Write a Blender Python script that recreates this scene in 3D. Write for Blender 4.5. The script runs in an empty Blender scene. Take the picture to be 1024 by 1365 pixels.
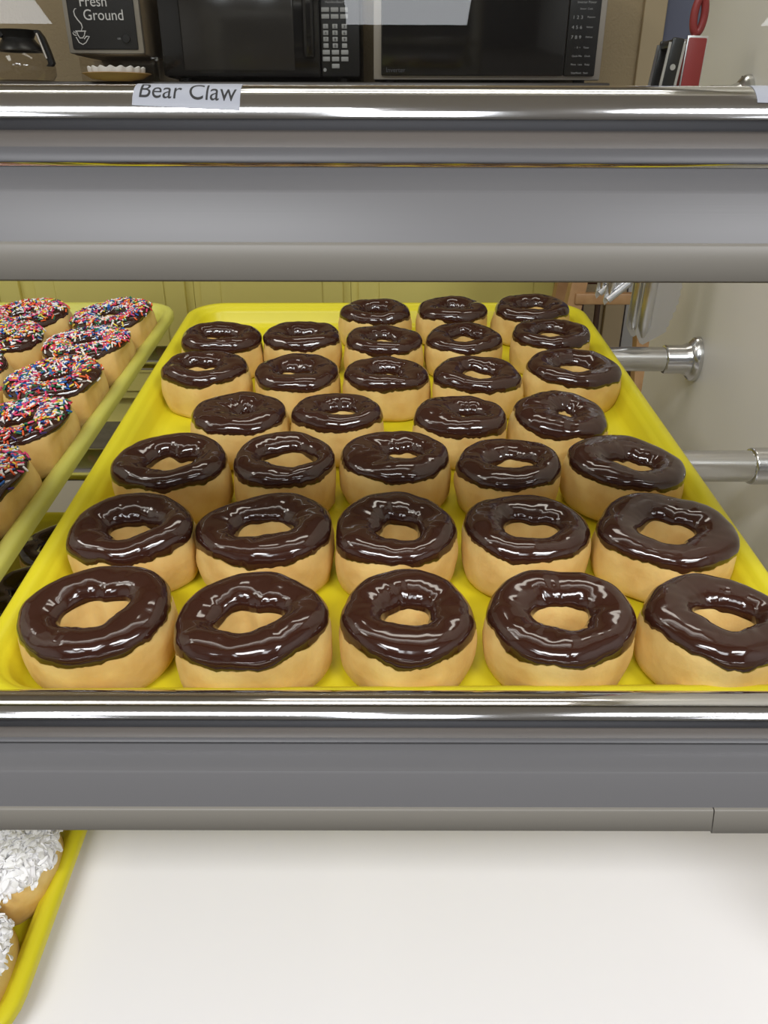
import bpy, bmesh, math, random
from math import sin, cos, pi, radians as R
from mathutils import Vector, Matrix, noise

SC = bpy.context.scene
COL = SC.collection
H = 0.80                                   # eye height of the photographer
TILT = R(6.1)                              # the trays slope down towards the customer
random.seed(7)

# ------------------------------------------------------------------ helpers
def lin(r, g, b):
    f = lambda c: (c/255/12.92) if c/255 <= 0.04045 else ((c/255+0.055)/1.055)**2.4
    return (f(r), f(g), f(b), 1.0)

class MB:
    """collects vertices and faces (with material slots) for ONE mesh object"""
    def __init__(s): s.v = []; s.f = []; s.mi = []
    def add(s, verts, faces, mi=0, M=None):
        o = len(s.v)
        s.v += [tuple(M @ Vector(p)) for p in verts] if M else [tuple(p) for p in verts]
        s.f += [tuple(i+o for i in f) for f in faces]
        s.mi += [mi]*len(faces)
        return s
    def from_bm(s, bm, mi=0, M=None):
        bm.verts.index_update()
        s.add([v.co.copy() for v in bm.verts], [[v.index for v in f.verts] for f in bm.faces], mi, M)
        bm.free(); return s
    def box(s, x0, x1, y0, y1, z0, z1, bev=0.0, mi=0, M=None, seg=2):
        bm = bmesh.new(); bmesh.ops.create_cube(bm, size=1)
        for v in bm.verts:
            v.co = Vector((x0 if v.co.x < 0 else x1, y0 if v.co.y < 0 else y1, z0 if v.co.z < 0 else z1))
        if bev > 0:
            bmesh.ops.bevel(bm, geom=list(bm.edges), offset=bev, segments=seg, profile=0.5, affect='EDGES')
        return s.from_bm(bm, mi, M)
    def loft(s, loops, closed=True, capa=False, capb=False, mi=0, M=None, wrap=False):
        n = len(loops[0]); vs = [p for l in loops for p in l]; fs = []
        m = len(loops)
        for j in range(m if wrap else m-1):
            a, b = j*n, ((j+1) % m)*n
            for i in range(n if closed else n-1):
                k = (i+1) % n
                fs.append((a+i, a+k, b+k, b+i))
        if capa: fs.append(tuple(range(n-1, -1, -1)))
        if capb: fs.append(tuple(range((m-1)*n, m*n)))
        return s.add(vs, fs, mi, M)
    def lathe(s, prof, n=40, mi=0, M=None, capa=False, capb=False):
        return s.loft([[(r*cos(2*pi*i/n), r*sin(2*pi*i/n), z) for i in range(n)] for r, z in prof], True, capa, capb, mi, M)
    def tube(s, pts, r, n=10, mi=0, M=None, closed=False):
        pts = [Vector(p) for p in pts]; loops = []; m = len(pts)
        up = None
        for i, p in enumerate(pts):
            if closed: t = pts[(i+1) % m]-pts[i-1]
            else: t = pts[min(i+1, m-1)]-pts[max(i-1, 0)]
            t.normalize()
            if up is None:
                up = Vector((0, 0, 1)) if abs(t.z) < .9 else Vector((1, 0, 0))
            a = t.cross(up).normalized(); b = a.cross(t).normalized(); up = b
            rr = r[i] if isinstance(r, (list, tuple)) else r
            loops.append([p+a*rr*cos(2*pi*k/n)+b*rr*sin(2*pi*k/n) for k in range(n)])
        return s.loft(loops, True, not closed, not closed, mi, M, closed)
    def prism(s, poly, x0, x1, mi=0, M=None):
        """profile of (y, z) points, extruded along x"""
        return s.loft([[(x0, y, z) for y, z in poly], [(x1, y, z) for y, z in poly]], True, True, True, mi, M)
    def plate(s, poly, y0, y1, mi=0, M=None):
        """outline of (x, z) points, extruded along y"""
        return s.loft([[(x, y0, z) for x, z in poly], [(x, y1, z) for x, z in poly]], True, True, True, mi, M)
    def build(s, name, mats, parent=None, smooth=True, ang=38, loc=None, M=None):
        me = bpy.data.meshes.new(name)
        me.from_pydata([tuple(p) for p in s.v], [], s.f)
        mats = mats if isinstance(mats, (list, tuple)) else [mats]
        for m in mats: me.materials.append(m)
        for p, i in zip(me.polygons, s.mi): p.material_index = i
        bm = bmesh.new(); bm.from_mesh(me); bmesh.ops.recalc_face_normals(bm, faces=bm.faces); bm.to_mesh(me); bm.free()
        if smooth:
            for p in me.polygons: p.use_smooth = True
            me.set_sharp_from_angle(angle=R(ang))
        ob = bpy.data.objects.new(name, me); COL.objects.link(ob)
        if parent: ob.parent = parent
        if loc: ob.location = loc
        if M is not None: ob.matrix_local = M
        return ob

def tag(o, label=None, cat=None, group=None, kind=None):
    if label: o['label'] = label
    if cat: o['category'] = cat
    if group: o['group'] = group
    if kind: o['kind'] = kind
    return o

def thing(name, label, cat, M=None, loc=None, group=None):
    o = bpy.data.objects.new(name, None); COL.objects.link(o); o.empty_display_size = .05
    if M is not None: o.matrix_world = M
    if loc: o.location = loc
    return tag(o, label, cat, group)

def text_mb(txt, size, depth=0.0, align='LEFT', sx=1.0):
    cu = bpy.data.curves.new('t', 'FONT'); cu.body = txt; cu.size = size; cu.extrude = depth; cu.align_x = align
    cu.resolution_u = 6
    ob = bpy.data.objects.new('t', cu); COL.objects.link(ob)
    dg = bpy.context.evaluated_depsgraph_get(); dg.update()
    me = bpy.data.meshes.new_from_object(ob.evaluated_get(dg))
    mb = MB(); mb.add([(v.co.x*sx, v.co.y, v.co.z) for v in me.vertices], [list(p.vertices) for p in me.polygons])
    bpy.data.objects.remove(ob); bpy.data.curves.remove(cu); bpy.data.meshes.remove(me)
    return mb
# letters drawn in the xy plane stand up facing the camera (-y)
UP = Matrix.Rotation(pi/2, 4, 'X')
def text_on(name, txt, size, x, y, z, mat, parent, align='LEFT', sx=1.0, depth=.0003):
    t = text_mb(txt, size, depth, align, sx); mb = MB()
    mb.add(t.v, t.f, 0, Matrix.Translation((x, y, z)) @ UP)
    return mb.build(name, mat, parent, smooth=False)

# ------------------------------------------------------------------ materials
def mat(name, col, rough=.5, metal=0., spec=.5, coat=0., bump=None, vary=None, sss=0., coat_rough=.05):
    m = bpy.data.materials.new(name); m.use_nodes = True
    nt = m.node_tree; b = nt.nodes['Principled BSDF']
    b.inputs['Base Color'].default_value = col
    b.inputs['Roughness'].default_value = rough
    b.inputs['Metallic'].default_value = metal
    b.inputs['Specular IOR Level'].default_value = spec
    b.inputs['Coat Weight'].default_value = coat
    b.inputs['Coat Roughness'].default_value = coat_rough
    if sss:
        b.inputs['Subsurface Weight'].default_value = sss
        b.inputs['Subsurface Radius'].default_value = (.008, .004, .0015)
        b.inputs['Subsurface Scale'].default_value = .5
    tc = nt.nodes.new('ShaderNodeTexCoord')
    if vary:                                # (second colour, scale, lo, hi)
        n = nt.nodes.new('ShaderNodeTexNoise'); n.inputs['Scale'].default_value = vary[1]; n.inputs['Detail'].default_value = 5
        nt.links.new(tc.outputs['Object'], n.inputs['Vector'])
        r = nt.nodes.new('ShaderNodeMapRange'); r.inputs[1].default_value = vary[2]; r.inputs[2].default_value = vary[3]
        nt.links.new(n.outputs['Fac'], r.inputs[0])
        mx = nt.nodes.new('ShaderNodeMix'); mx.data_type = 'RGBA'
        mx.inputs[6].default_value = col; mx.inputs[7].default_value = vary[0]
        nt.links.new(r.outputs[0], mx.inputs[0]); nt.links.new(mx.outputs[2], b.inputs['Base Color'])
    if bump:                                # (scale, strength, distance, stretch)
        n = nt.nodes.new('ShaderNodeTexNoise'); n.inputs['Scale'].default_value = bump[0]; n.inputs['Detail'].default_value = 4
        mp = nt.nodes.new('ShaderNodeMapping')
        if len(bump) > 3: mp.inputs['Scale'].default_value = bump[3]
        nt.links.new(tc.outputs['Object'], mp.inputs['Vector']); nt.links.new(mp.outputs[0], n.inputs['Vector'])
        bp = nt.nodes.new('ShaderNodeBump'); bp.inputs['Strength'].default_value = bump[1]; bp.inputs['Distance'].default_value = bump[2]
        nt.links.new(n.outputs['Fac'], bp.inputs['Height']); nt.links.new(bp.outputs[0], b.inputs['Normal'])
    return m

DOUGH = mat('fried_dough', (.80, .57, .215, 1), .55, spec=.3, bump=(90, .5, .0016), vary=((.68, .42, .135, 1), 30, .44, .66), sss=.12)
CHOC = mat('chocolate_icing', (.039, .0125, .0072, 1), .11, spec=.5, coat=.5, bump=(30, .05, .002))
CHOC2 = mat('plain_icing_dark', (.020, .0085, .006, 1), .22, spec=.4)
WICE = mat('white_icing', (.9, .88, .87, 1), .35)
COCO = mat('coconut', (.94, .93, .93, 1), .6)
TRAY = mat('yellow_fibreglass', (.69, .605, .02, 1), .38, spec=.4, bump=(500, .12, .0004), vary=((.66, .58, .024, 1), 14, .4, .7))
TRAY2 = mat('worn_yellow_fibreglass', (.58, .55, .10, 1), .42, spec=.4, bump=(500, .12, .0004), vary=((.52, .50, .12, 1), 14, .4, .7))
CHROME = mat('chrome', (.78, .78, .79, 1), .09, 1.0, bump=(9, .05, .001, (.15, 40, 40)))
RODM = mat('chromed_rod', (.66, .66, .66, 1), .22, 1.0, bump=(30, .08, .001, (.3, 6, 6)))
STEEL = mat('stainless', (.66, .66, .67, 1), .33, 1.0)
RAIL = mat('grey_label_rail', lin(106, 105, 106), .36, spec=.35, bump=(60, .05, .0004, (.02, 20, 20)))
RAIL2 = mat('light_grey_lip', lin(126, 122, 114), .40, spec=.35)
CASEW = mat('case_white_laminate', lin(240, 236, 228), .45, spec=.4)
DECKW = mat('deck_white_laminate', lin(237, 234, 233), .45, spec=.4)
PAPER = mat('label_paper', lin(160, 163, 172), .45)
INK = mat('black_ink', lin(28, 28, 30), .6)
CAB = mat('pale_yellow_paint', lin(234, 222, 128), .42, bump=(20, .05, .001))
CABD = mat('cabinet_inside', lin(120, 104, 52), .6)
COUNT = mat('counter_laminate', lin(60, 54, 50), .35)
BLACK = mat('black_plastic', lin(20, 19, 19), .35)
BGLASS = mat('black_door_glass', lin(22, 20, 19), .10, spec=.5)
WINDOW = mat('oven_window', lin(46, 43, 40), .16, spec=.4)
KEY = mat('grey_key', lin(150, 150, 148), .5)
PRINT = mat('pale_print', lin(150, 150, 150), .6)
SILVER = mat('silver_trim', lin(168, 160, 150), .38, .6)
BEIGE = mat('beige_wall_paint', lin(168, 149, 116), .8, bump=(170, .5, .004))
CREAM = mat('cream_trim_paint', lin(184, 164, 128), .5)
CEIL = mat('ceiling_tile', lin(225, 222, 215), .9, bump=(200, .3, .002))
FLOORM = mat('vinyl_floor', lin(100, 94, 88), .45, vary=(lin(88, 82, 76), 30, .4, .6))
BLUE = mat('blue_grey_paint', lin(96, 100, 122), .5)
GREYP = mat('light_grey_panel', lin(196, 194, 188), .5)
BASEB = mat('brown_cove_base', lin(84, 62, 48), .5)
WOOD = mat('light_oak', lin(188, 148, 102), .45, bump=(40, .15, .001, (1, 1, .1)), vary=(lin(170, 128, 84), 24, .4, .65))
RED = mat('red_grip', lin(140, 44, 44), .45)
DARKRED = mat('dark_red_seat', lin(96, 30, 26), .5)
TAN = mat('tan_bowl', lin(190, 152, 104), .5)
FILT = mat('white_filter_paper', lin(235, 232, 228), .8)
GRIND = mat('grinder_enamel', lin(150, 132, 106), .4)
GRINDF = mat('grinder_frame', lin(158, 150, 138), .35, .4)
SIGNB = mat('black_sign', lin(30, 29, 29), .5)
SIGNW = mat('sign_white', lin(205, 203, 200), .6)
def clear(name, tint, gloss, ior=1.5):
    m = bpy.data.materials.new(name); m.use_nodes = True; nt = m.node_tree; nt.nodes.remove(nt.nodes['Principled BSDF'])
    out = nt.nodes['Material Output']; t = nt.nodes.new('ShaderNodeBsdfTransparent'); g = nt.nodes.new('ShaderNodeBsdfGlossy')
    t.inputs[0].default_value = tint; g.inputs['Roughness'].default_value = gloss
    fr = nt.nodes.new('ShaderNodeFresnel'); fr.inputs[0].default_value = ior
    ge = nt.nodes.new('ShaderNodeNewGeometry'); mu = nt.nodes.new('ShaderNodeMath'); mu.operation = 'SUBTRACT'; mu.use_clamp = True
    nt.links.new(fr.outputs[0], mu.inputs[0]); nt.links.new(ge.outputs['Backfacing'], mu.inputs[1])
    mx = nt.nodes.new('ShaderNodeMixShader'); nt.links.new(mu.outputs[0], mx.inputs[0])
    nt.links.new(t.outputs[0], mx.inputs[1]); nt.links.new(g.outputs[0], mx.inputs[2]); nt.links.new(mx.outputs[0], out.inputs[0])
    return m
PANE = clear('clear_pane', (.97, .985, .98, 1), .0)
CARAFE = clear('carafe_glass', (.80, .78, .75, 1), .03)
ACRYL = clear('clear_acrylic', (.90, .88, .84, 1), .03)

# ------------------------------------------------------------------ room (setting)
YB = 2.55
def struct(name, mb, m, smooth=False):
    o = mb.build(name, m, None, smooth); o['kind'] = 'structure'; return o
struct('floor', MB().box(-3.2, 3.2, -4.2, 4.2, -.05, 0), FLOORM)
struct('ceiling', MB().box(-3.2, 3.2, -4.2, 4.2, 2.7, 2.75), CEIL)
PALE = mat('pale_grey_paint', lin(205, 202, 198), .8)
struct('wall_left', MB().box(-3.25, -3.2, -4.2, 4.2, 0, 2.7), PALE)
struct('wall_right', MB().box(3.2, 3.25, -4.2, 4.2, 0, 2.7), PALE)
struct('wall_front', MB().box(-3.2, 3.2, -4.25, -4.2, 0, 2.7), mat('dark_front_wall', lin(78, 79, 83), .6))
struct('wall_back', MB().box(-3.2, .785, YB, YB+.1, 0, 2.7).box(1.72, 3.2, YB, YB+.1, 0, 2.7).box(.785, 1.72, YB, YB+.1, 2.08, 2.7), BEIGE)
struct('wall_hall', MB().box(-.5, 3.2, 4.15, 4.2, 0, 2.7), GREYP)
struct('trim_1', MB().box(.722, .785, YB-.018, YB, 0, 2.1, .003).box(1.72, 1.785, YB-.018, YB, 0, 2.1, .003).box(.722, 1.785, YB-.018, YB, 2.08, 2.15, .003), CREAM)
struct('baseboard_back', MB().box(.5, .722, YB-.012, YB, 0, .12, .003), BASEB)
dr = MB().box(.79, 1.715, YB+.03, YB+.07, .005, 2.07, .003).build('door_1', BLUE); dr['kind'] = 'structure'
tag(MB().box(.80, 1.705, YB+.018, YB+.03, .12, .56, .002).build('kick_panel', GREYP, dr), 'light grey lower panel')
tag(MB().box(.79, 1.715, YB+.016, YB+.03, .005, .12, .002).build('base_strip', BASEB, dr), 'dark brown strip')

# ------------------------------------------------------------------ display case
# plane coordinates: x right, s up the slope; D = distance of the plane from the eye
def plane(D): return Matrix.Translation((0, D*sin(TILT), H-D*cos(TILT))) @ Matrix.Rotation(TILT, 4, 'X')
D_FLOOR, D_LOW = .311, .564
CX0, CX1 = -.93, .355
case = thing('display_case', 'pale laminate bakery display case with chrome front bars and grey label rails', 'display case', loc=(0, .6, 0))
CM = Matrix.Translation((0, -.6, 0))
def cpart(name, mb, m, parent=case, smooth=True, ang=38):
    o = mb.build(name, m, parent, smooth, ang)
    if parent == case: o.location = (0, -.6, 0)
    return o
cpart('side_panel', MB().box(CX1, CX1+.02, .29, 1.02, 0, H+.56, .0015), CASEW)
cpart('side_panel', MB().box(CX0-.02, CX0, .29, 1.02, 0, H+.56, .0015), CASEW)
deck = MB(); deck.box(CX0, CX1, .232, .955, -.018, 0, .001, 0, plane(D_LOW+.0035))
cpart('deck', deck, DECKW)
cpart('base_panel', MB().box(CX0, CX1, .285, .30, 0, H-.562), CASEW)
cpart('base_panel', MB().box(CX0, CX1, .94, .955, 0, H-.49), CASEW)
YBAR, RB = .285, .0122
def front_frame(zb, lip_joint):
    z0 = H+zb
    bar = MB().tube([(CX0-.02, YBAR, z0), (CX1+.02, YBAR, z0)], RB, 48)
    b = cpart('chrome_bar', bar, CHROME); tag(b, 'polished chrome front bar')
    # thin label rail leaning out towards the customer below the bar, with a lip along its foot
    front = [(.2800, z0-.0118), (.2785, z0-.0126), (.2674, z0-.0180), (.2666, z0-.0190), (.2600, z0-.0331)]
    back = [(.2622, z0-.0340), (.2688, z0-.0196), (.2800, z0-.0142)]
    r = cpart('label_rail', MB().prism(front+back, CX0-.02, CX1+.02), RAIL, ang=25); tag(r, 'grey label rail below the chrome bar')
    xe = .1555 if lip_joint else CX1+.02
    lip = [(.2640, z0-.0331), (.2590, z0-.0331), (.2582, z0-.0340), (.2559, z0-.0441), (.2566, z0-.0449), (.2610, z0-.0449), (.2640, z0-.0345)]
    cpart('lip', MB().prism(lip, CX0-.02, xe), RAIL2, parent=r, ang=60)
    if lip_joint:
        lp2 = [(y, z-(.0014 if z < z0-.04 else 0)) for y, z in lip]
        cpart('end_cap', MB().prism(lp2, xe+.0006, CX1+.02), RAIL2, parent=r, ang=60)
    return r
front_frame(-.0015, False)
front_frame(-.2545, True)
cpart('post', MB().box(CX1-.0005, CX1+.022, .26, .30, 0, H+.56, .002), CASEW)
# pane above the upper bar, leaning back
pan = MB().box(CX0, CX1-.002, -.003, .003, 0, .50, 0, 0, Matrix.Translation((0, .2945, H+.006)) @ Matrix.Rotation(R(-12), 4, 'X'))
cpart('glass_pane', pan, PANE, smooth=False)
top = MB().box(CX0-.02, CX1+.02, .375, .56, H+.56, H+.585, .002)
cpart('header_panel', top, CASEW)
# rods the trays lie on
def rod(y, z, name='support_rod'):
    p = cpart(name, MB().tube([(CX0, y, z), (.330, y, z)], .0136, 36), RODM); tag(p, 'chromed support rod')
    sock = MB().tube([(.3165, y, z), (.3175, y, z), (.3185, y, z), (.338, y, z), (.3435, y, z)], [.0142, .0156, .0160, .0160, .0185], 36)
    # oval flange screwed to the wall: a rhombus with round ends, standing tall
    def fl(x, k):
        pts = []
        for i in range(48):
            a = 2*pi*i/48
            pts.append((x, y+k*.0195*cos(a)*(1-.18*abs(sin(a))**3), z+k*.0255*sin(a)))
        return pts
    sock.loft([fl(.341, .62), fl(.346, .86), fl(.3485, .96), fl(.352, 1.0), fl(.3555, 1.0)], True, True, True)
    for sg in (1, -1):
        sock.tube([(.347, y, z+sg*.0205), (.3495, y, z+sg*.0205), (.350, y, z+sg*.0205)], [.0035, .0035, .002], 12)
    cpart('flange', sock, RODM, parent=p)
    return p
MT = plane(.3282)
for s in (.825, .580):
    c = MT @ Vector((0, s, 0)); rod(c.y, c.z-.0002)
rod(.855, H+.0168)

# ------------------------------------------------------------------ trays
def rrect(x0, x1, y0, y1, r, z, n=9):
    pts = []
    for cx_, cy_, a0 in ((x1-r, y1-r, 0), (x0+r, y1-r, 90), (x0+r, y0+r, 180), (x1-r, y0+r, 270)):
        for i in range(n):
            a = R(a0+90*i/(n-1)); pts.append((cx_+r*cos(a), cy_+r*sin(a), z))
    return pts
def tray(D, x0, x1, s0, s1, yaw, m, label, rad=.042):
    cxm = (x0+x1)/2; sm = (s0+s1)/2
    M = plane(D) @ Matrix.Translation((cxm, sm, 0)) @ Matrix.Rotation(yaw, 4, 'Z')
    w, l = (x1-x0)/2, (s1-s0)/2
    prof = [(.0330, 0), (.0265, .0004), (.0225, .0022), (.0200, .0055), (.0165, .0145), (.0150, .0168), (.0132, .0180), (.0118, .0192),
            (.0100, .0214), (.0070, .0226), (.0036, .0224), (.0012, .0212), (0, .0188), (.0002, .0132), (.0012, .0126), (.0022, .0132),
            (.0026, .0180), (.0048, .0198), (.0080, .0194), (.0128, .0158), (.0150, .0125), (.0185, .0035), (.0215, -.0004), (.0265, -.0024), (.0330, -.0026)]
    loops = [rrect(-w+d, w-d, -l+d, l-d, max(rad-d, .008), z) for d, z in prof]
    mb = MB(); mb.loft(loops, True, True, True)
    o = mb.build('bakery_tray', m, None, True, 50, M=M)
    return tag(o, label, 'tray', 'yellow bakery trays'), M
YAW = R(.66)
tray(D_FLOOR, -.2225, .2370, .2715, .9040, YAW, TRAY, 'bright yellow bakery tray filled with plain chocolate iced donuts')
tray(D_FLOOR, -.6975, -.2395, .2715, .9020, R(.4), TRAY2, 'dull yellow tray holding the rainbow sprinkle donuts at left')
tray(D_LOW, -.6955, -.2365, .2120, .8350, 0, TRAY, 'yellow tray on the white deck carrying coconut donuts, lower left')

# ------------------------------------------------------------------ donuts
def spow(v, p): return math.copysign(abs(v)**p, v)
# cross-section of a risen ring: k runs from the hole (-1) to the outside (1), z from the tray (0) to the top (1)
SECT = [(1.0, .41), (.992, .52), (.962, .63), (.912, .73), (.840, .82), (.725, .90), (.55, .96), (.33, .992), (.06, 1.0), (-.18, .992), (-.42, .965), (-.64, .905), (-.82, .81), (-.93, .68),
        (-.985, .50), (-1.0, .32), (-.95, .10), (-.80, .012), (-.45, 0), (0, 0), (.42, 0), (.68, .012), (.82, .07), (.925, .18), (.98, .30)]
def _section():
    pts = []; n = len(SECT)
    for i in range(n):
        p = [Vector((SECT[(i+o) % n][0], SECT[(i+o) % n][1])) for o in (-1, 0, 1, 2)]
        for j in range(24):
            f = j/24
            pts.append(.5*((2*p[1])+(p[2]-p[0])*f+(2*p[0]-5*p[1]+4*p[2]-p[3])*f*f+(3*p[1]-p[0]-3*p[2]+p[3])*f*f*f))
    L = [0.]
    for a, b in zip(pts, pts[1:]+pts[:1]): L.append(L[-1]+math.hypot((b.x-a.x)*1.8, (b.y-a.y)*4.1))
    out = []; j = 0; N = 720
    for i in range(N):
        d = L[-1]*i/N
        while L[j+1] < d: j += 1
        f = (d-L[j])/(L[j+1]-L[j]); q = pts[j].lerp(pts[(j+1) % len(pts)], f); out.append(q)
    return out
_SEC = _section(); _NS = len(_SEC)
def section(t):                                   # t in radians of arc length; gives k, z and the outward normal
    x = (t/(2*pi)) % 1*_NS; i = int(x) % _NS; f = x-int(x)
    q = _SEC[i].lerp(_SEC[(i+1) % _NS], f)
    d = _SEC[(i+3) % _NS]-_SEC[i-3]; nx, nz = d.y*4.1, -d.x*1.8; l = math.hypot(nx, nz)
    return q.x, max(q.y, 0), nx/l, nz/l
T_E0 = min(range(_NS//3), key=lambda i: abs(_SEC[i].y-.765))/_NS*2*pi
T_E1 = max(i for i in range(_NS//2+60) if _SEC[i].y > .75)/_NS*2*pi
class Ring:
    """ring donut in tray coordinates (metres): outline functions shared by dough, icing and topping"""
    def __init__(s, x, y, w, hx, hy, hw, hd, seed, hgt=.0405, others=(), asp=1.0):
        s.asp = asp
        s.rnd = random.Random(seed); r = s.rnd
        s.x, s.y, s.R = x, y, w/2*1.09
        s.hx, s.hy = hx, hy; s.hw, s.hd = hw/2, hd/2
        s.h = hgt*r.uniform(.97, 1.04)
        s.o = [(r.uniform(.006, .022), k, r.uniform(0, 6.28)) for k in (2, 3, 5)]
        s.i = [(r.uniform(.03, .13), k, r.uniform(0, 6.28)) for k in (2, 3, 4)]
        s.off = Vector((r.uniform(-50, 50), r.uniform(-50, 50), r.uniform(-50, 50)))
        s.others = others
        s.e0 = T_E0+R(r.uniform(-4, 4)); s.e1 = T_E1+R(r.uniform(-3, 3))
        s.tilt = r.uniform(0, 6.28)
        s.tamp = r.uniform(.0, .0022)
    def outer(s, a, squash=1.0):
        v = s.R*(1+sum(A*sin(k*a+p) for A, k, p in s.o))/math.sqrt(cos(a)**2+(sin(a)/s.asp)**2)
        free = v
        for (dx, dy, share) in s.others:           # soft dough flattens where it meets its neighbours
            d = math.hypot(dx, dy); c = cos(a-math.atan2(dy, dx))
            if c > .2:
                lim = (d*share-.0004)/c
                if v > lim-.002:
                    v = lim-.002+.002*math.tanh((v-lim+.002)/.002) if v < lim+.006 else lim
                    v = min(v, lim)
        return free+(v-free)*squash
    def inner(s, a):
        e = 1/math.sqrt((cos(a)/s.hw)**2+(sin(a)/s.hd)**2)
        return e*(1+sum(A*sin(k*a+p) for A, k, p in s.i))
    def pt(s, a, t, lift=0.0, rough=1.0):
        k, zr, c, q = section(t)
        ro, ri = s.outer(a, min(1., max(0., (.90-zr)/.22))), s.inner(a)
        ca, sa = cos(a), sin(a)
        ox, oy = ro*ca, ro*sa; ix, iy = s.hx+ri*ca, s.hy+ri*sa
        z = s.h*zr
        z += s.tamp*sin(a+s.tilt)*zr
        hx_, hy_ = (ox-ix)/2, (oy-iy)/2
        x = (ox+ix)/2+hx_*k; y = (oy+iy)/2+hy_*k
        n = noise.noise(Vector((x*38, y*38, z*38))+s.off)
        g = .0019*n+.0006*rough*noise.noise(Vector((x*110, y*110, z*110))+s.off)
        hl = math.hypot(hx_, hy_) or 1e-6
        dx, dy, dz = hx_/hl*c, hy_/hl*c, q
        if zr < .05: g = 0
        g += lift
        return (x+dx*g, y+dy*g, z+dz*g)
    def dough(s, na=84, nt=34):
        return MB().loft([[s.pt(2*pi*i/na, 2*pi*j/nt) for j in range(nt)] for i in range(na)], True, wrap=True)
    def edge(s, a):
        v = Vector((cos(a), sin(a), 0))
        w = .9*noise.noise(v*1.6+s.off)+.55*noise.noise(v*4.5+s.off)+.28*noise.noise(v*14+s.off)+.10*noise.noise(v*40+s.off)
        e0 = s.e0+R(9.5)*w
        w2 = .8*noise.noise(v*1.3-s.off)+.25*noise.noise(v*3-s.off)
        return max(e0, R(1)), s.e1+R(7)*w2
    def icing(s, na=150, nu=30, th=.0015):
        loops = []
        for i in range(na):
            a = 2*pi*i/na; e0, e1 = s.edge(a); lp = []
            for j in range(nu):
                u = j/(nu-1); uu = u*u*(3-2*u)*.5+u*.5
                t = e0+(e1-e0)*uu
                d = abs(2*uu-1)
                lift = th*(1-d**7)*1.0-.0005*(d > .995)
                # extra wax-like swell near the outer edge and slow ripples over the top
                q = Vector((cos(a)*2.2, sin(a)*2.2, uu*1.8))
                lift += (.0010*noise.noise(q+s.off)+.00025*noise.noise(q*2.5+s.off))*(1-d**4)
                if j in (0, nu-1): lift = -.0009
                lp.append(s.pt(a, t, lift, .35))
            loops.append(lp)
        return MB().loft(loops, False, wrap=True)

def place(D, x, s, rx=0, ry=0): return plane(D) @ Matrix.Translation((x, s, 0)) @ Matrix.Rotation(rx, 4, 'X') @ Matrix.Rotation(ry, 4, 'Y')

# measured on the tray in cm: x, s, width of icing, its depth, hole offset x/s, hole width, hole depth
MAIN = [
    (-15.68, 32.6, 8.07, 0.873, -0.08, -0.14, 3.08, 2.21),
    (-7.07, 31.88, 7.94, 0.881, -0.16, -0.16, 2.94, 2.13),
    (1.36, 32.4, 6.8, 1.084, 0.07, -0.14, 2.18, 1.76),
    (9.65, 32.08, 7.56, 0.917, 0.16, -0.14, 2.53, 1.93),
    (18.0, 31.92, 7.41, 0.927, 0.43, -0.06, 2.72, 1.94),
    (-15.9, 40.61, 7.74, 0.86, 0.18, -0.29, 2.72, 1.93),
    (-7.35, 40.49, 8.4, 0.86, -0.17, -0.13, 2.91, 1.95),
    (0.71, 40.7, 7.56, 0.992, 0.29, -0.28, 2.54, 2.04),
    (9.19, 40.8, 7.81, 0.914, 0.14, -0.17, 3.1, 2.26),
    (17.93, 40.59, 8.37, 0.86, -0.06, -0.3, 3.02, 2.22),
    (-15.36, 49.04, 7.97, 0.889, 0.14, -0.32, 3.22, 2.3),
    (-7.23, 49.33, 7.02, 1.022, 0.49, -0.07, 3.49, 2.54),
    (0.87, 50.04, 7.96, 0.86, 0.86, 0.09, 1.87, 1.5),
    (9.13, 49.25, 7.15, 1.003, 0.36, -0.19, 2.6, 1.82),
    (17.71, 49.4, 8.2, 0.86, 0.32, -0.44, 2.48, 1.88),
    (-11.78, 57.03, 7.5, 0.935, 0.63, -0.12, 0.83, 0.88),
    (-3.82, 57.44, 7.15, 0.862, 0.43, -0.26, 2.05, 1.74),
    (6.26, 57.09, 7.16, 0.89, 0.81, -0.14, 1.75, 1.47),
    (14.41, 57.19, 7.56, 0.86, 0.43, 0.22, 0.5, 0.45),
    (-16.26, 66.49, 7.55, 0.873, -0.27, -0.23, 2.89, 2.22),
    (-7.82, 65.87, 7.15, 1.088, -0.36, -0.3, 2.41, 1.93),
    (0.31, 65.78, 7.43, 0.86, -0.14, -0.25, 2.34, 1.85),
    (8.6, 65.48, 7.53, 0.86, -0.05, -0.14, 2.6, 2.06),
    (17.61, 67.44, 8.26, 0.86, -0.08, -0.18, 2.98, 2.25),
    (-16.27, 74.41, 7.68, 0.86, -0.1, -0.33, 2.58, 2.01),
    (-8.27, 74.95, 7.71, 0.86, 0.01, -0.42, 2.17, 1.76),
    (0.03, 74.0, 7.42, 0.86, -0.04, -0.2, 2.22, 1.9),
    (8.06, 74.79, 7.48, 0.87, 0.2, -0.0, 2.47, 2.01),
    (17.13, 75.6, 7.51, 0.86, -0.18, -0.22, 2.92, 2.33),
    (-0.87, 82.67, 7.31, 0.86, 0.2, -0.18, 2.37, 1.9),
    (7.63, 83.49, 7.49, 0.86, 0.11, -0.07, 1.99, 1.61),
    (16.42, 84.35, 7.93, 0.86, 0.06, -0.17, 2.32, 2.05),
]
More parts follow.
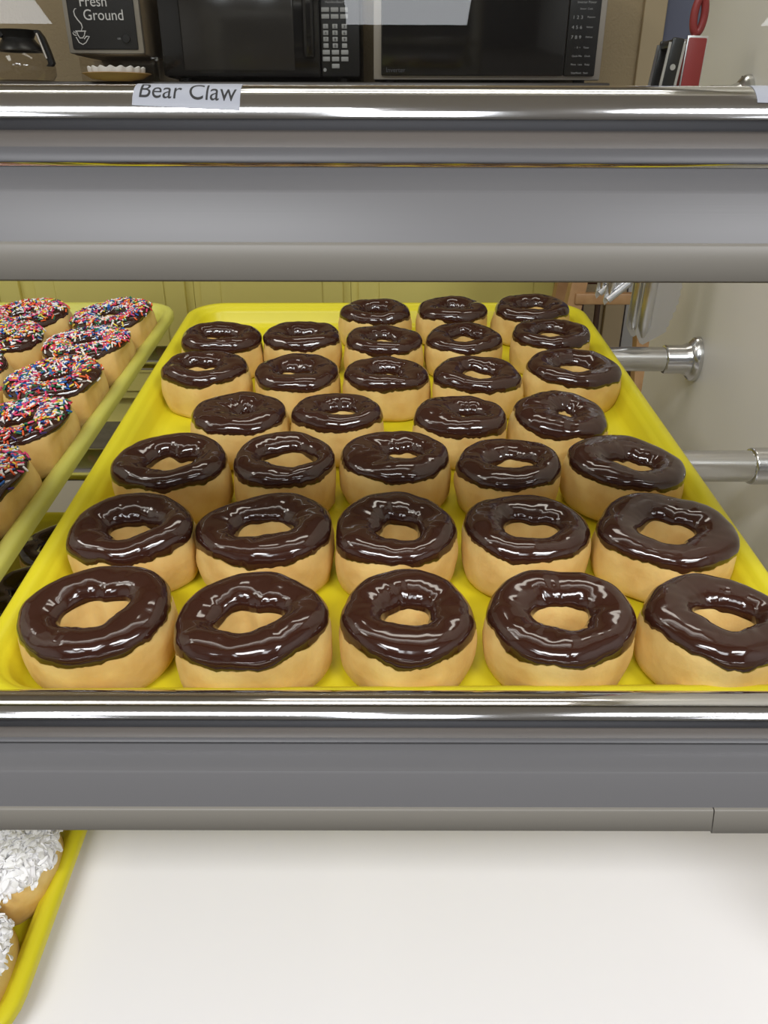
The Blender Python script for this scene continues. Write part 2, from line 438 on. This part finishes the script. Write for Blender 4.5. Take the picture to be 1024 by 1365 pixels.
LAB = ['chocolate iced donut with wide slanted hole, left end of the front row', 'chocolate donut with four-cornered hole, second from left in front row',
       'narrow chocolate donut with upright oval hole, middle of the front row', 'chocolate donut with round hole, second from right in front row',
       'chocolate donut cut off by the photo edge, right end of front row',
       'chocolate donut with low flat hole, left end of second row', 'broad chocolate donut with slit-like hole, second from left in second row',
       'chocolate donut with round pale hole, middle of second row', 'chocolate donut with wide tan hole, second from right in second row',
       'largest chocolate donut, right end of second row against the tray rim',
       'chocolate donut, left end of third row from the front', 'chocolate donut with large off-centre hole, second from left in third row',
       'chocolate donut with small hole set right, middle of third row', 'chocolate donut with thin slit hole, second from right in third row',
       'broad chocolate donut, right end of third row by the tray rim',
       'chocolate donut with nearly closed hole, leftmost of the row of four', 'chocolate donut, second from left in the row of four',
       'chocolate donut with small hole, third from left in the row of four', 'chocolate donut with tiny swirled hole, rightmost of the row of four',
       'chocolate donut, left end of the third row from the back', 'chocolate donut, second from left in third row from the back',
       'chocolate donut, middle of the third row from the back', 'chocolate donut with chipped icing edge, second from right in third row from back',
       'broad chocolate donut with ragged icing, right end of third row from back',
       'chocolate donut, left end of the second row from the back', 'chocolate donut, second from left in second row from the back',
       'chocolate donut, middle of the second row from the back', 'chocolate donut, second from right in second row from the back',
       'chocolate donut, right end of the second row from the back',
       'chocolate donut, left one of the three in the rearmost row', 'chocolate donut, middle one of the three in the rearmost row',
       'chocolate donut, right one of the three in the rearmost row by corner']
# (tilts in degrees about x and y that the photo shows)
TI = {0: (2, -3), 1: (1, -2), 4: (1, 2), 5: (2, -3), 6: (0, -1.5), 11: (1, -2), 18: (2, 2), 23: (2, 3), 19: (0, -3), 10: (1, -2), 9: (1, 2.5), 14: (1, 2), 30: (-1, 0)}
def fit(tab):
    out = []
    for (x, s, w, d, hx, hs, hw, hd) in tab:                # d: depth of the donut over its width
        out.append((x/100, s/100, w/100, d, hx/100, hs/100, hw/100, hd/100))
    return out
def neighbours(k, P, lim=None):
    o = []
    if lim: o = [(2*(lim[0]-P[k][0]), 0, .5), (2*(lim[1]-P[k][0]), 0, .5)]      # the tray's side walls
    for j, q in enumerate(P):
        if j != k:
            dx, dy = q[0]-P[k][0], q[1]-P[k][1]
            if math.hypot(dx, dy) < .11: o.append((dx, dy, P[k][2]/(P[k][2]+q[2])))
    return o
PM = fit(MAIN)
for k, (x, s, w, asp, hx, hy, hw, hd) in enumerate(PM):
    rg = Ring(x, s, w, hx, hy, hw, hd, 100+k, others=neighbours(k, PM, (-.2090, .2235)), asp=asp)
    rx, ry = TI.get(k, (.5, 0))
    root = thing('chocolate_donut', LAB[k], 'donut', M=place(D_FLOOR-.0004, x, s, R(rx), R(ry)), group='chocolate iced donuts on the bright yellow tray')
    rg.dough().build('dough', DOUGH, root, True, 80)
    rg.icing().build('icing', CHOC, root, True, 80)

SPR = [mat('sprinkle_'+n, lin(*c), .4) for n, c in (('white', (238, 234, 228)), ('pink', (226, 70, 120)), ('orange', (232, 96, 40)), ('yellow', (236, 206, 70)),
       ('green', (34, 112, 74)), ('blue', (24, 92, 170)), ('purple', (58, 36, 104)), ('red', (200, 44, 48)))]
def capsule(L, r, n=6):
    prof = [(0.25*r, -L/2), (.8*r, -L/2+.25*r), (r, -L/2+.75*r), (r, L/2-.75*r), (.8*r, L/2-.25*r), (.25*r, L/2)]
    return MB().lathe(prof, n, capa=True, capb=True)
CAP = capsule(.0053, .00080)
def frame_at(rg, a, t, lift):
    p = Vector(rg.pt(a, t, lift)); e = 1e-3
    u = Vector(rg.pt(a+e, t, lift))-p; v = Vector(rg.pt(a, t+e*3, lift))-p
    n = v.cross(u).normalized(); n = -n if n.z < 0 and abs(n.z) > .5 else n
    return p, n
def sprinkles(rg, count, seed):
    r = random.Random(seed); mb = MB()
    while count:
        a = r.uniform(0, 2*pi); u = r.betavariate(1.25, 1.25)
        e0, e1 = rg.edge(a)
        if noise.noise(Vector((cos(a)*1.5, sin(a)*1.5, u*1.5))+rg.off) < -.38 and r.random() < .75: continue
        if u < .16 and r.random() < .65: continue
        t = e0+R(7)+(e1-e0-R(22))*u
        p, n = frame_at(rg, a, t, .0017+r.uniform(0, .0009))
        d = Vector((r.gauss(0, 1), r.gauss(0, 1), r.gauss(0, 1))); d = (d-n*d.dot(n)*.85).normalized()
        q = d.to_track_quat('Z', 'Y').to_matrix().to_4x4()
        c = r.choices(range(8), (30, 15, 14, 9, 11, 10, 8, 6))[0]
        mb.add(CAP.v, CAP.f, c, Matrix.Translation(p) @ q @ Matrix.Diagonal((1, 1, r.uniform(.75, 1.1), 1)))
        count -= 1
    return mb
SPK = [
    (-28.6, 80.4, 8.4, .95, 0.0, -.1, 2.6, 2.10),
    (-28.5, 71.9, 8.4, .95, 0.1, -.1, 2.6, 2.20),
    (-28.5, 63.1, 8.4, .95, 0.2, -.1, 2.6, 2.00),
    (-28.4, 54.7, 8.4, .95, 0.0, -.1, 2.6, 2.10),
    (-28.6, 46.2, 8.4, .95, 0.3, -.1, 2.6, 2.10),
    (-28.7, 37.8, 8.4, .95, 0.0, -.1, 2.6, 2.00),
    (-37.7, 80.2, 8.4, .95, -0.2, -.1, 2.6, 2.20),
    (-37.5, 72.6, 8.4, .95, 0.1, -.1, 2.6, 2.20),
    (-37.6, 64.4, 8.4, .95, 0.2, -.1, 2.6, 2.10),
    (-37.7, 56.2, 8.4, .95, 0.0, -.1, 2.6, 2.10),
]
SLAB = ['sprinkle donut in the far right corner of the dull tray', 'sprinkle donut second from the back along the dull tray rim', 'sprinkle donut with oval hole, third from the back along the tray rim',
        'sprinkle donut with open tan hole, fourth from the back along the rim', 'large sprinkle donut cut by left photo edge, fifth along the rim', 'nearest sprinkle donut, only its tan side shows at left edge',
        'sprinkle donut at the back left, behind the other sprinkle donuts', 'sprinkle donut in left column, second from back, cut by photo edge', 'sprinkle donut in left column, third from back, mostly cut off', 'sprinkle donut of the left column, fourth from the back']
PS = fit(SPK)
for k, (x, s, w, asp, hx, hy, hw, hd) in enumerate(PS):
    if k == 9: continue
    rg = Ring(x, s, w, hx, hy, hw, hd, 400+k, hgt=.0395, others=neighbours(k, PS, (-.684, -.2500)), asp=asp)
    rg.e0 += R(3)
    root = thing('sprinkle_donut', SLAB[k], 'donut', M=place(D_FLOOR-.0006, x, s, R(.5), R(-6)) @ Matrix.Translation((0, 0, .0040)), group='sprinkle donuts on the dull yellow tray')
    rg.dough().build('dough', DOUGH, root, True, 80)
    rg.icing().build('icing', CHOC, root, True, 80)
    o = sprinkles(rg, 740, 70+k).build('sprinkles', SPR, root, True, 60); tag(o, 'rainbow sprinkles', kind='stuff')

def flakes(rg, count, seed):
    r = random.Random(seed); mb = MB()
    for _ in range(count):
        a = r.uniform(0, 2*pi); u = r.uniform(0, 1); e0, e1 = rg.edge(a)
        t = e0+(e1-e0-R(10))*u
        p, n = frame_at(rg, a, t, .0012+r.uniform(0, .0035))
        L, W = r.uniform(.004, .010), r.uniform(.0022, .0052); cu = r.uniform(-1, 1)*.0022; th = .00028
        vs = []
        for i in range(5):
            f = i/4-.5; wv = W/2*(1-.5*abs(2*f)**2)*r.uniform(.8, 1.1)
            zz = cu*(1-4*f*f)
            vs += [(-wv, f*L, zz+th), (wv, f*L, zz+th*.6), (wv, f*L, zz-th), (-wv, f*L, zz-th*.6)]
        fs = [(i*4+j, i*4+(j+1) % 4, i*4+4+(j+1) % 4, i*4+4+j) for i in range(4) for j in range(4)]+[(3, 2, 1, 0), (16, 17, 18, 19)]
        d = Vector((r.gauss(0, 1), r.gauss(0, 1), r.gauss(0, 1))); d = (d-n*d.dot(n)*.75).normalized()
        q = (Matrix((d.cross(n).normalized(), d, d.cross(n).normalized().cross(d))).transposed() @ Matrix.Rotation(r.gauss(0, .45), 3, 'Y')).to_4x4()
        mb.add(vs, fs, 0, Matrix.Translation(p+n*.001) @ q)
    return mb
for k, (x, s) in enumerate(((-.2890, .3420), (-.2935, .2640))):
    rg = Ring(x, s, .083, 0, 0, .012, .009, 600+k, hgt=.043, others=[(0, -.078 if k == 0 else .078, .5)])
    rg.e0 = T_E0+R(0)
    root = thing('coconut_donut', ['coconut flaked donut just below the grey label rail', 'coconut flaked donut at the front corner of the lower tray'][k], 'donut',
                 M=place(D_LOW-.0004, x, s), group='coconut donuts on the lower tray')
    rg.dough().build('dough', DOUGH, root, True, 80)
    rg.icing(th=.002).build('icing', WICE, root, True, 80)
    tag(flakes(rg, 1300, 90+k).build('coconut_flakes', COCO, root, True, 60), 'white coconut flakes', kind='stuff')
LOWP = [(-.384, .742), (-.384, .655)]
LL = ['dark iced donut on the lower tray, farther one seen through the gap between trays', 'dark iced donut on the lower tray, nearer one seen through the gap between trays']
for k, (x, s) in enumerate(LOWP):
    P = [(a, b, .083) for a, b in LOWP]
    rg = Ring(x, s, .084, 0, 0, .026, .024, 700+k, others=neighbours(k, P))
    root = thing('chocolate_donut', LL[k], 'donut', M=place(D_LOW-.0004, x, s), group='dark iced donuts on the lower tray')
    rg.dough(50, 22).build('dough', DOUGH, root, True, 80)
    rg.icing(70, 16).build('icing', CHOC, root, True, 80)

# ------------------------------------------------------------------ paper labels on the upper chrome bar
def wrap(x, arc, lift):                          # arc length up the bar's face from its front line
    a = arc/RB; r = RB+lift
    return (x, YBAR-r*cos(a), H-.0015+r*sin(a))
def paper_label(x0, x1, a0, a1, slope, label):
    mb = MB(); n = 14
    def g(lift): return [[wrap(x, a0+(a1-a0)*j/n+slope*(x-x0), lift) for j in range(n+1)] for x in (x0, x0+(x1-x0)/3, x0+2*(x1-x0)/3, x1)]
    up, lo = g(.00014), g(.00002)
    loops = [u+l[::-1] for u, l in zip(up, lo)]
    mb.loft(loops, True, True, True)
    return tag(mb.build('paper_label', PAPER, None, True, 40), label, 'label', 'paper labels on the upper chrome bar')
lb = paper_label(-.0795, -.0455, .0062, .0235, -.045, 'white paper label reading Bear Claw on the upper chrome bar')
t = text_mb('Bear Claw', .0076, 0); wx = max(p[0] for p in t.v)-min(p[0] for p in t.v); k = .0307/wx
tb = MB()
# cut long edges so the letters follow the bar
bm = bmesh.new(); vs = [bm.verts.new((p[0]*k, p[1]*1.42, 0)) for p in t.v]
for f in t.f:
    try: bm.faces.new([vs[i] for i in f])
    except ValueError: pass
bmesh.ops.triangulate(bm, faces=bm.faces)
for zc in (-.0008, .0008, .0016, .0024, .0032, .0040, .0048, .0055, .0065, .0075):
    bmesh.ops.bisect_plane(bm, geom=list(bm.verts)+list(bm.edges)+list(bm.faces), plane_co=(0, zc, 0), plane_no=(0, 1, 0))
for v in bm.verts: v.co = Vector(wrap(-.0780+v.co.x, .0090+v.co.y-.045*v.co.x, .00018))
tb.from_bm(bm); tag(tb.build('lettering', INK, lb, smooth=False), 'black printed letters')
paper_label(.1180, .150, .0077, .0215, -.03, 'corner of a white paper label at the bar\'s right end')

# ------------------------------------------------------------------ tongs hanging over the top rod
def tongs(name, label, x, grip, yaw, red):
    zr = H+.0168
    root = thing(name, label, 'tongs', M=Matrix.Translation((x, .855, zr)) @ Matrix.Rotation(yaw, 4, 'Y'))
    def arm(sg):
        # flat steel arm widening into a blade with a scalloped edge, stiffened by a half-round spine
        y = sg*.0175; zb = -.165 if red else -.140
        if red: edge = [(.030, -.150), (.029, -.190), (.021, -.2215)]; foot = [(.010, -.2285), (.0005, -.2345), (-.003, -.2330), (-.0095, -.222)]; sx, sr, se = -.0018, .0068, -.2265
        else: edge = [(.0130, -.120), (.0135, -.140), (.0125, -.164)]; foot = [(.0105, -.170), (-.006, -.1865), (-.011, -.194), (-.0135, -.190)]; sx, sr, se = -.0085, .0045, -.184
        rt = []
        for (xa, za), (xb, zb2) in zip(edge, edge[1:]):
            nn = 16
            for i in range(nn):
                f = i/nn; z = za+(zb2-za)*f; rt.append((xa+(xb-xa)*f+.0022*abs(sin(pi*z/.0080)), z))
        left = [(-.0095, -.150), (-.0085, -.09), (-.008, .05)] if red else [(-.0135, -.125), (-.0085, -.08), (-.008, .05)]
        mb = MB(); mb.plate([(.008, .05), (.0085, -.09)]+rt+[edge[-1]]+foot+left, y-.0007, y+.0007)
        mb.tube([(sx, y-.001, -.05), (sx, y-.001, -.10), (sx, y-.001, se+.012), (sx+.001, y, se)], [sr*.6, sr, sr, sr*.3], 16)
        if not red: mb.tube([(-.0095, y-.003, -.188), (.009, y-.003, -.168), (.0125, y-.001, -.1655)], [.0034, .0036, .0015], 10)
        return mb
    for sg in (-1, 1):
        a = arm(sg).build('arm', STEEL, root, True, 35); tag(a, 'steel arm with scalloped blade')
        gw = .0088 if red else .0058
        g = MB().box(-gw, gw, sg*.0175-.0022, sg*.0175+.0022, -.03, .054, .0018)
        tag(g.build('grip', grip, a), 'red grip' if red else 'black grip')
        if red: tag(MB().box(-.0097, .0097, sg*.0175-.0009, sg*.0175+.0009, -.032, .0555, .0004).build('rim', STEEL, a), 'steel edge around the grip')
    MB().box(-.0052, .0052, -.0185, .0185, .046, .053, .002).build('hinge', STEEL if red else BLACK, root)
    if red:
        rg = MB().tube([(.0048*cos(t_*2*pi/24)+.0035, 0, .0735+.0145*sin(t_*2*pi/24)) for t_ in range(24)], .0036, 10, closed=True)
        rg.tube([(.001, 0, .052), (.003, 0, .060)], .0032, 10)
        tag(rg.build('pull_ring', grip, root), 'red pull ring')
    else:
        tag(MB().tube([(0, -.0205, .03), (0, -.0192, .03)], .0026, 14).build('rivet', STEEL, root), 'steel rivet')
    return root
tongs('serving_tongs', 'steel serving tongs with red grip and red ring over the top rod', .2905, RED, R(1.5), True)
tongs('serving_tongs', 'steel serving tongs with black handle hanging beside the red ones', .2685, BLACK, R(6), False)

# ------------------------------------------------------------------ staff side: cabinets, counter
ZC = H+.083
ck = tag(MB().box(-2.2, .53, 2.06, YB-.005, ZC-.035, ZC, .004).build('countertop', COUNT), 'dark counter top carrying the microwaves and the grinder', 'counter')
edges = [(-1.40, -.512, 'pale yellow base cabinet below the coffee grinder'), (-.512, -.088, 'pale yellow base cabinet under the narrower microwave'), (-.088, .476, 'pale yellow base cabinet at the right end of the counter')]
for x0, x1, lab in edges:
    root = thing('base_cabinet', lab, 'cabinet', loc=((x0+x1)/2, 2.30, 0), group='yellow base cabinets')
    cx = (x0+x1)/2; w = (x1-x0)/2
    MB().box(-w+.0005, w-.0005, -.18,   .235, .09, ZC-.036, .001).box(-w+.0005, w-.0005, -.13, .235, 0, .09).build('body', CAB, root)
    nd = 2 if w > .3 and x0 < -1 else 1
    for i in range(nd):
        a = -w+.021+i*(2*w)/nd; b = -w+2*w*(i+1)/nd-.021
        d = MB().box(a, b, -.194, -.18, .115, ZC-.07, .003)
        d.box(a+.055, b-.055, -.1985, -.194, .17, ZC-.125, .003)
        d.build('door', CAB, root)

# ------------------------------------------------------------------ microwaves
def mw(label, x0, x1, y, h, silver, win, px0):
    root = thing('microwave', label, 'microwave', loc=((x0+x1)/2, y, ZC), group='microwaves on the counter')
    w = (x1-x0)/2; cx = (x0+x1)/2
    MB().box(-w, w, .0, .36, .012, h, .006).build('body', SILVER if silver else BLACK, root)
    for sx in (-1, 1): MB().tube([(sx*(w-.04), .03, 0), (sx*(w-.04), .03, .014)], .014, 14).build('foot', BLACK, root)
    return root, cx, w
m1, cx, w = mw('black microwave with grey number keys beside the coffee grinder', -.530, -.058, 2.15, .27, False, None, None)
pxl = -.150-cx
d = MB().box(-w, pxl-.002, -.022, 0, .014, .268, .005).build('door', BGLASS, m1)
MB().box(-.480-cx, -.213-cx, -.0235, -.021, .006+.02, .218, .004).build('window', WINDOW, d)
tag(MB().box(pxl-.040, pxl-.014, -.044, -.024, .05, .25, .007).build('handle', BGLASS, d), 'black door handle')
pn = MB().box(pxl, w, -.020, 0, .014, .268, .004).build('control_panel', BLACK, m1)
kx = [-.138, -.116, -.094]
def key(x, z, kw, kh, txt=None):
    o = MB().box(x-cx-kw/2, x-cx+kw/2, -.0225, -.0195, z-kh/2, z+kh/2, .0012).build('button', KEY, pn)
    if txt: text_on('digit', txt, .008, x-cx, -.0232, z-.0028, INK, o, 'CENTER')
for z in (.150, .1365):
    for x in kx: key(x, z, .0185, .0095)
for i, z in enumerate((.117, .104, .091, .078)):
    for j, x in enumerate(kx): key(x, z, .0125, .0098, '123456789*0#'[i*3+j] if i < 3 or j == 1 else None)
for z in (.0645, .0505):
    for x in kx: key(x, z, .0175, .0098)
key(kx[1], .036, .0185, .0098)
text_on('lettering', 'HamiltonBeach', .0072, kx[1]-cx, -.0206, .163, PRINT, pn, 'CENTER')
MB().box(kx[0]-.012-cx, kx[2]+.012-cx, -.0208, -.0195, .20, .235, .001).build('display', BGLASS, pn)
tag(MB().tube([(kx[0]-.004-cx, -.0185, .028), (kx[0]-.004-cx, -.0235, .028)], .004, 14).build('latch_button', KEY, pn), 'small round button')
m2, cx, w = mw('black microwave in a silver frame at the right end of the counter', -.025, .510, 2.10, .31, True, None, None)
MB().box(-w, w, -.012, 0, .006, .31, .003).build('frame', SILVER, m2)
d = MB().box(-.007-cx, .420-cx, -.024, -.012, .014, .298, .003).build('door', BGLASS, m2)
text_on('lettering', 'Inverter', .014, .004-cx, -.0245, .021, mat('dim_print', lin(62, 62, 66), .6), d)
pn = MB().box(.422-cx, .494-cx, -.024, -.012, .014, .298, .003).build('control_panel', BLACK, m2)
MB().box(.428-cx, .490-cx, -.0255, -.0235, .166, .20, .002).build('display', BGLASS, pn)
text_on('lettering', 'Inverter Power', .007, .460-cx, -.0245, .158, PRINT, pn, 'CENTER')
for i, row in enumerate(('1 2 3', '4 5 6', '7 8 9')):
    text_on('digits', row, .0095, .430-cx, -.0245, .128-.0195*i, PRINT, pn, sx=1.25)
    text_on('lettering', ('Popcorn', 'Reheat', 'Defrost')[i], .0052, .464-cx, -.0245, .130-.0195*i, PRINT, pn)
for i, row in enumerate(('-  0  +    Timer', 'Quick Min    Clock', 'More   Less    Keep', 'Stop/Reset   Start')):
    text_on('lettering', row, .0055, .458-cx, -.0245, .070-.017*i, PRINT, pn, 'CENTER')
text_on('lettering', 'Sensor  Cook', .0052, .460-cx, -.0245, .146, PRINT, pn, 'CENTER')

# ------------------------------------------------------------------ coffee grinder with the Fresh Ground sign
gx, gy = -.6505, 2.10
gr = thing('coffee_grinder', 'coffee grinder with a black Fresh Ground sign on its front', 'coffee grinder', loc=(gx, gy, ZC))
MB().box(-.085, .085, .012, .26, .056, .46, .006).box(-.10, .115, .20, .26, 0, .056).build('body', GRIND, gr)
MB().box(-.088, .088, -.004, .012, .058, .40, .004).build('front_frame', GRINDF, gr)
sg = MB().box(-.076, .076, -.0075, -.004, .066, .385, .003).build('sign', SIGNB, gr); tag(sg, 'black sign panel')
text_on('lettering', 'Fresh', .030, -.048, -.0082, .151, SIGNW, sg, sx=.98)
text_on('lettering', 'Ground', .030, -.042, -.0082, .1245, SIGNW, sg, sx=.98)
# steaming cup outline
ic = MB()
def ribbon(pts, w): ic.tube([(x, -.0078, z) for x, z in pts], w, 8)
ribbon([(-.051, .104), (-.0475, .110), (-.049, .117), (-.056, .125), (-.061, .133), (-.062, .141), (-.059, .146), (-.055, .1465)], [.0007, .0013, .0014, .0014, .0014, .0013, .001, .0006])
ribbon([(-.065, .1025), (-.040, .1025)], .0012)
ribbon([(-.0625, .1025), (-.060, .094), (-.0565, .089), (-.050, .089), (-.0455, .094), (-.0425, .1025)], .0012)
ribbon([(-.064, .098), (-.069, .102), (-.0715, .099), (-.069, .095), (-.0635, .094)], .0010)
ribbon([(-.0655, .091), (-.060, .080), (-.052, .076), (-.044, .080), (-.034, .0925), (-.041, .0925), (-.047, .087)], .0011)
ic.build('cup_emblem', SIGNW, sg)
kn = MB().tube([(.052, -.0075, .088), (.052, -.0135, .088)], .0085, 20).build('knob', BLACK, gr)
text_on('lettering', 'on', .008, .030, -.0082, .086, PRINT, sg)
tag(MB().box(-.088, .105, .055, .058, .0, .055, .001).box(.102, .105, -.002, .055, 0, .055, .0008).build('splash_guard', ACRYL, gr), 'clear guard below the grinder')
# bowl with paper filters
fb = thing('filter_bowl', 'tan bowl below the Fresh Ground sign holding white fluted filters', 'bowl', loc=(-.620, 2.052, ZC))
MB().lathe([(.030, .0), (.056, .006), (.070, .013), (.076, .0155), (.078, .0145), (.072, .012), (.058, .004), (.03, .001)], 44, capa=True, capb=True).build('bowl', TAN, fb)
def fl_loop(r, z, am, am2=0): return [((r+am*cos(17*a))*cos(a), (r+am*cos(17*a))*sin(a), z+am2*cos(17*a)) for a in [2*pi*i/204 for i in range(204)]]
ff = MB().loft([fl_loop(.050, .009, .0008), fl_loop(.060, .013, .001), fl_loop(.0625, .019, .0016, .0005), fl_loop(.063, .0265, .002, .0016), fl_loop(.0605, .0275, .002, .0018), fl_loop(.054, .022, .0012), fl_loop(.040, .012, .0006)], True, True, True)
tag(ff.build('paper_filters', FILT, fb, True, 60), 'white fluted paper filters')
# glass carafe
ca = thing('coffee_carafe', 'glass coffee carafe with black collar left of the grinder', 'carafe', loc=(-.842, 2.07, ZC))
MB().lathe([(.0, .001), (.062, .001), (.071, .012), (.072, .028), (.064, .050), (.050, .066), (.042, .074)], 44).build('glass', CARAFE, ca)
cl = MB().lathe([(.0425, .060), (.054, .060), (.051, .068), (.040, .078), (.034, .086), (.040, .098), (.046, .1015), (.036, .1015), (.030, .09), (.030, .07)], 40)
cl.plate([(-.058, .104), (-.03, .085), (.0, .102)], -.03, .0)
cl.build('collar', BLACK, ca)
hn = MB().loft([[(x+dx, y, z) for dx, y in ((-.006, -.012), (.006, -.012), (.006, .004), (-.006, .004))] for x, z in ((.030, .100), (.046, .102), (.056, .088), (.064, .062), (.070, .036), (.064, .030))], True, True, True)
hn.build('handle', BLACK, ca)
MB().tube([(.05, -.016, .095), (.057, -.016, .07), (.0635, -.016, .045)], .003, 8).build('handle_insert', SILVER, ca)

# ------------------------------------------------------------------ wooden stool beyond the case
st = thing('wooden_stool', 'light wooden stool standing past the yellow cabinets, behind the case', 'stool', loc=(.49, 1.78, 0))
def leg(bx, by, tx, ty):
    loops = [[(x+dx*w, y+dy*w, z) for dx, dy in ((-1, -1), (1, -1), (1, 1), (-1, 1))] for x, y, z, w in ((bx, by, 0, .014), (tx, ty, .64, .017))]
    return MB().loft(loops, True, True, True)
F = (-.128, -.13, -.057, -.10); G = (.103, -.13, .062, -.10)
for s_ in ((-.150, -.14, -.058, -.10), (.098, -.14, .056, -.10), (-.12, .14, -.035, .10), (.20, .14, .150, .10)):
    leg(*s_).build('leg', WOOD, st, True, 30)
for y, z, hw, x0, x1 in ((-.123, .468, .012, -.086, .076), (.118, .492, .011, -.05, .165)):
    MB().box(x0, x1, y-.010, y+.010, z-hw, z+hw, .004).build('stretcher', WOOD, st)
MB().box(-.17, .17, -.16, .16, .64, .672, .012, seg=3).build('seat', WOOD, st)
rs = thing('low_stool', 'low stool with dark red seat by the yellow cabinet end, behind the wooden stool', 'stool', loc=(.548, 2.27, 0))
MB().box(-.068, .075, -.12, .12, .405, .455, .012, seg=3).build('seat', DARKRED, rs)
for sx in (-1, 1):
    for sy in (-1, 1): MB().tube([(sx*.055, sy*.10, 0), (sx*.05, sy*.09, .406)], .008, 10).build('leg', BASEB, rs)

# ------------------------------------------------------------------ ceiling and case lamps, plus added fill lights
def area(name, x, y, z, sx, sy, watts, col=(1, .97, .92), rot=(0, 0, 0)):
    l = bpy.data.lights.new(name, 'AREA'); l.shape = 'RECTANGLE'; l.size = sx; l.size_y = sy; l.energy = watts; l.color = col
    o = bpy.data.objects.new(name, l); COL.objects.link(o); o.location = (x, y, z); o.rotation_euler = rot
    return o
for x in (-1.76, .10, 1.96): area('ceiling_troffer_or_fill', x, -2.40, 2.69, .54, 1.2, 17, (.93, .96, 1))
for x in (-.70, 1.45): area('ceiling_troffer_or_fill', x, -1.52, 2.69, 1.2, .58, 56, (.97, .98, 1))
area('ceiling_troffer_or_fill', -2.0, .45, 2.69,   .58, 1.2, 22, (1, .96, .90))  # added fill from the left to brighten the case's right side panel
area('back_fill_light', .2, 1.45, 2.69, 1.2, .3, 7, (1, .94, .84))  # added fill lifting the cabinets and staff side, no known fixture there
for y in (.44, .49): area('case_tube_light', -.30, y, H+.545, 1.15, .022, .6, (1, .97, .92))
w = bpy.data.worlds.new('world'); SC.world = w; w.use_nodes = True
w.node_tree.nodes['Background'].inputs[0].default_value = (.9, .95, 1, 1); w.node_tree.nodes['Background'].inputs[1].default_value = .05

# ------------------------------------------------------------------ camera
cd = bpy.data.cameras.new('camera'); cd.sensor_fit = 'HORIZONTAL'; cd.sensor_width = 36.0; cd.lens = 36.0*1025/1024
cd.clip_start = .01
cam = bpy.data.objects.new('camera', cd); COL.objects.link(cam)
cam.location = (0, 0, H); cam.rotation_euler = (R(90-26.9), R(-.15), 0)
SC.camera = cam
SC.view_settings.view_transform = 'Standard'; SC.view_settings.look = 'None'
SC.view_settings.gamma = 1; SC.view_settings.use_curve_mapping = False
SC.view_settings.exposure = 0.0
SC.cycles.max_bounces = 8; SC.cycles.transparent_max_bounces = 12
SC.cycles.caustics_reflective = False; SC.cycles.caustics_refractive = False
SC.cycles.use_denoising = True
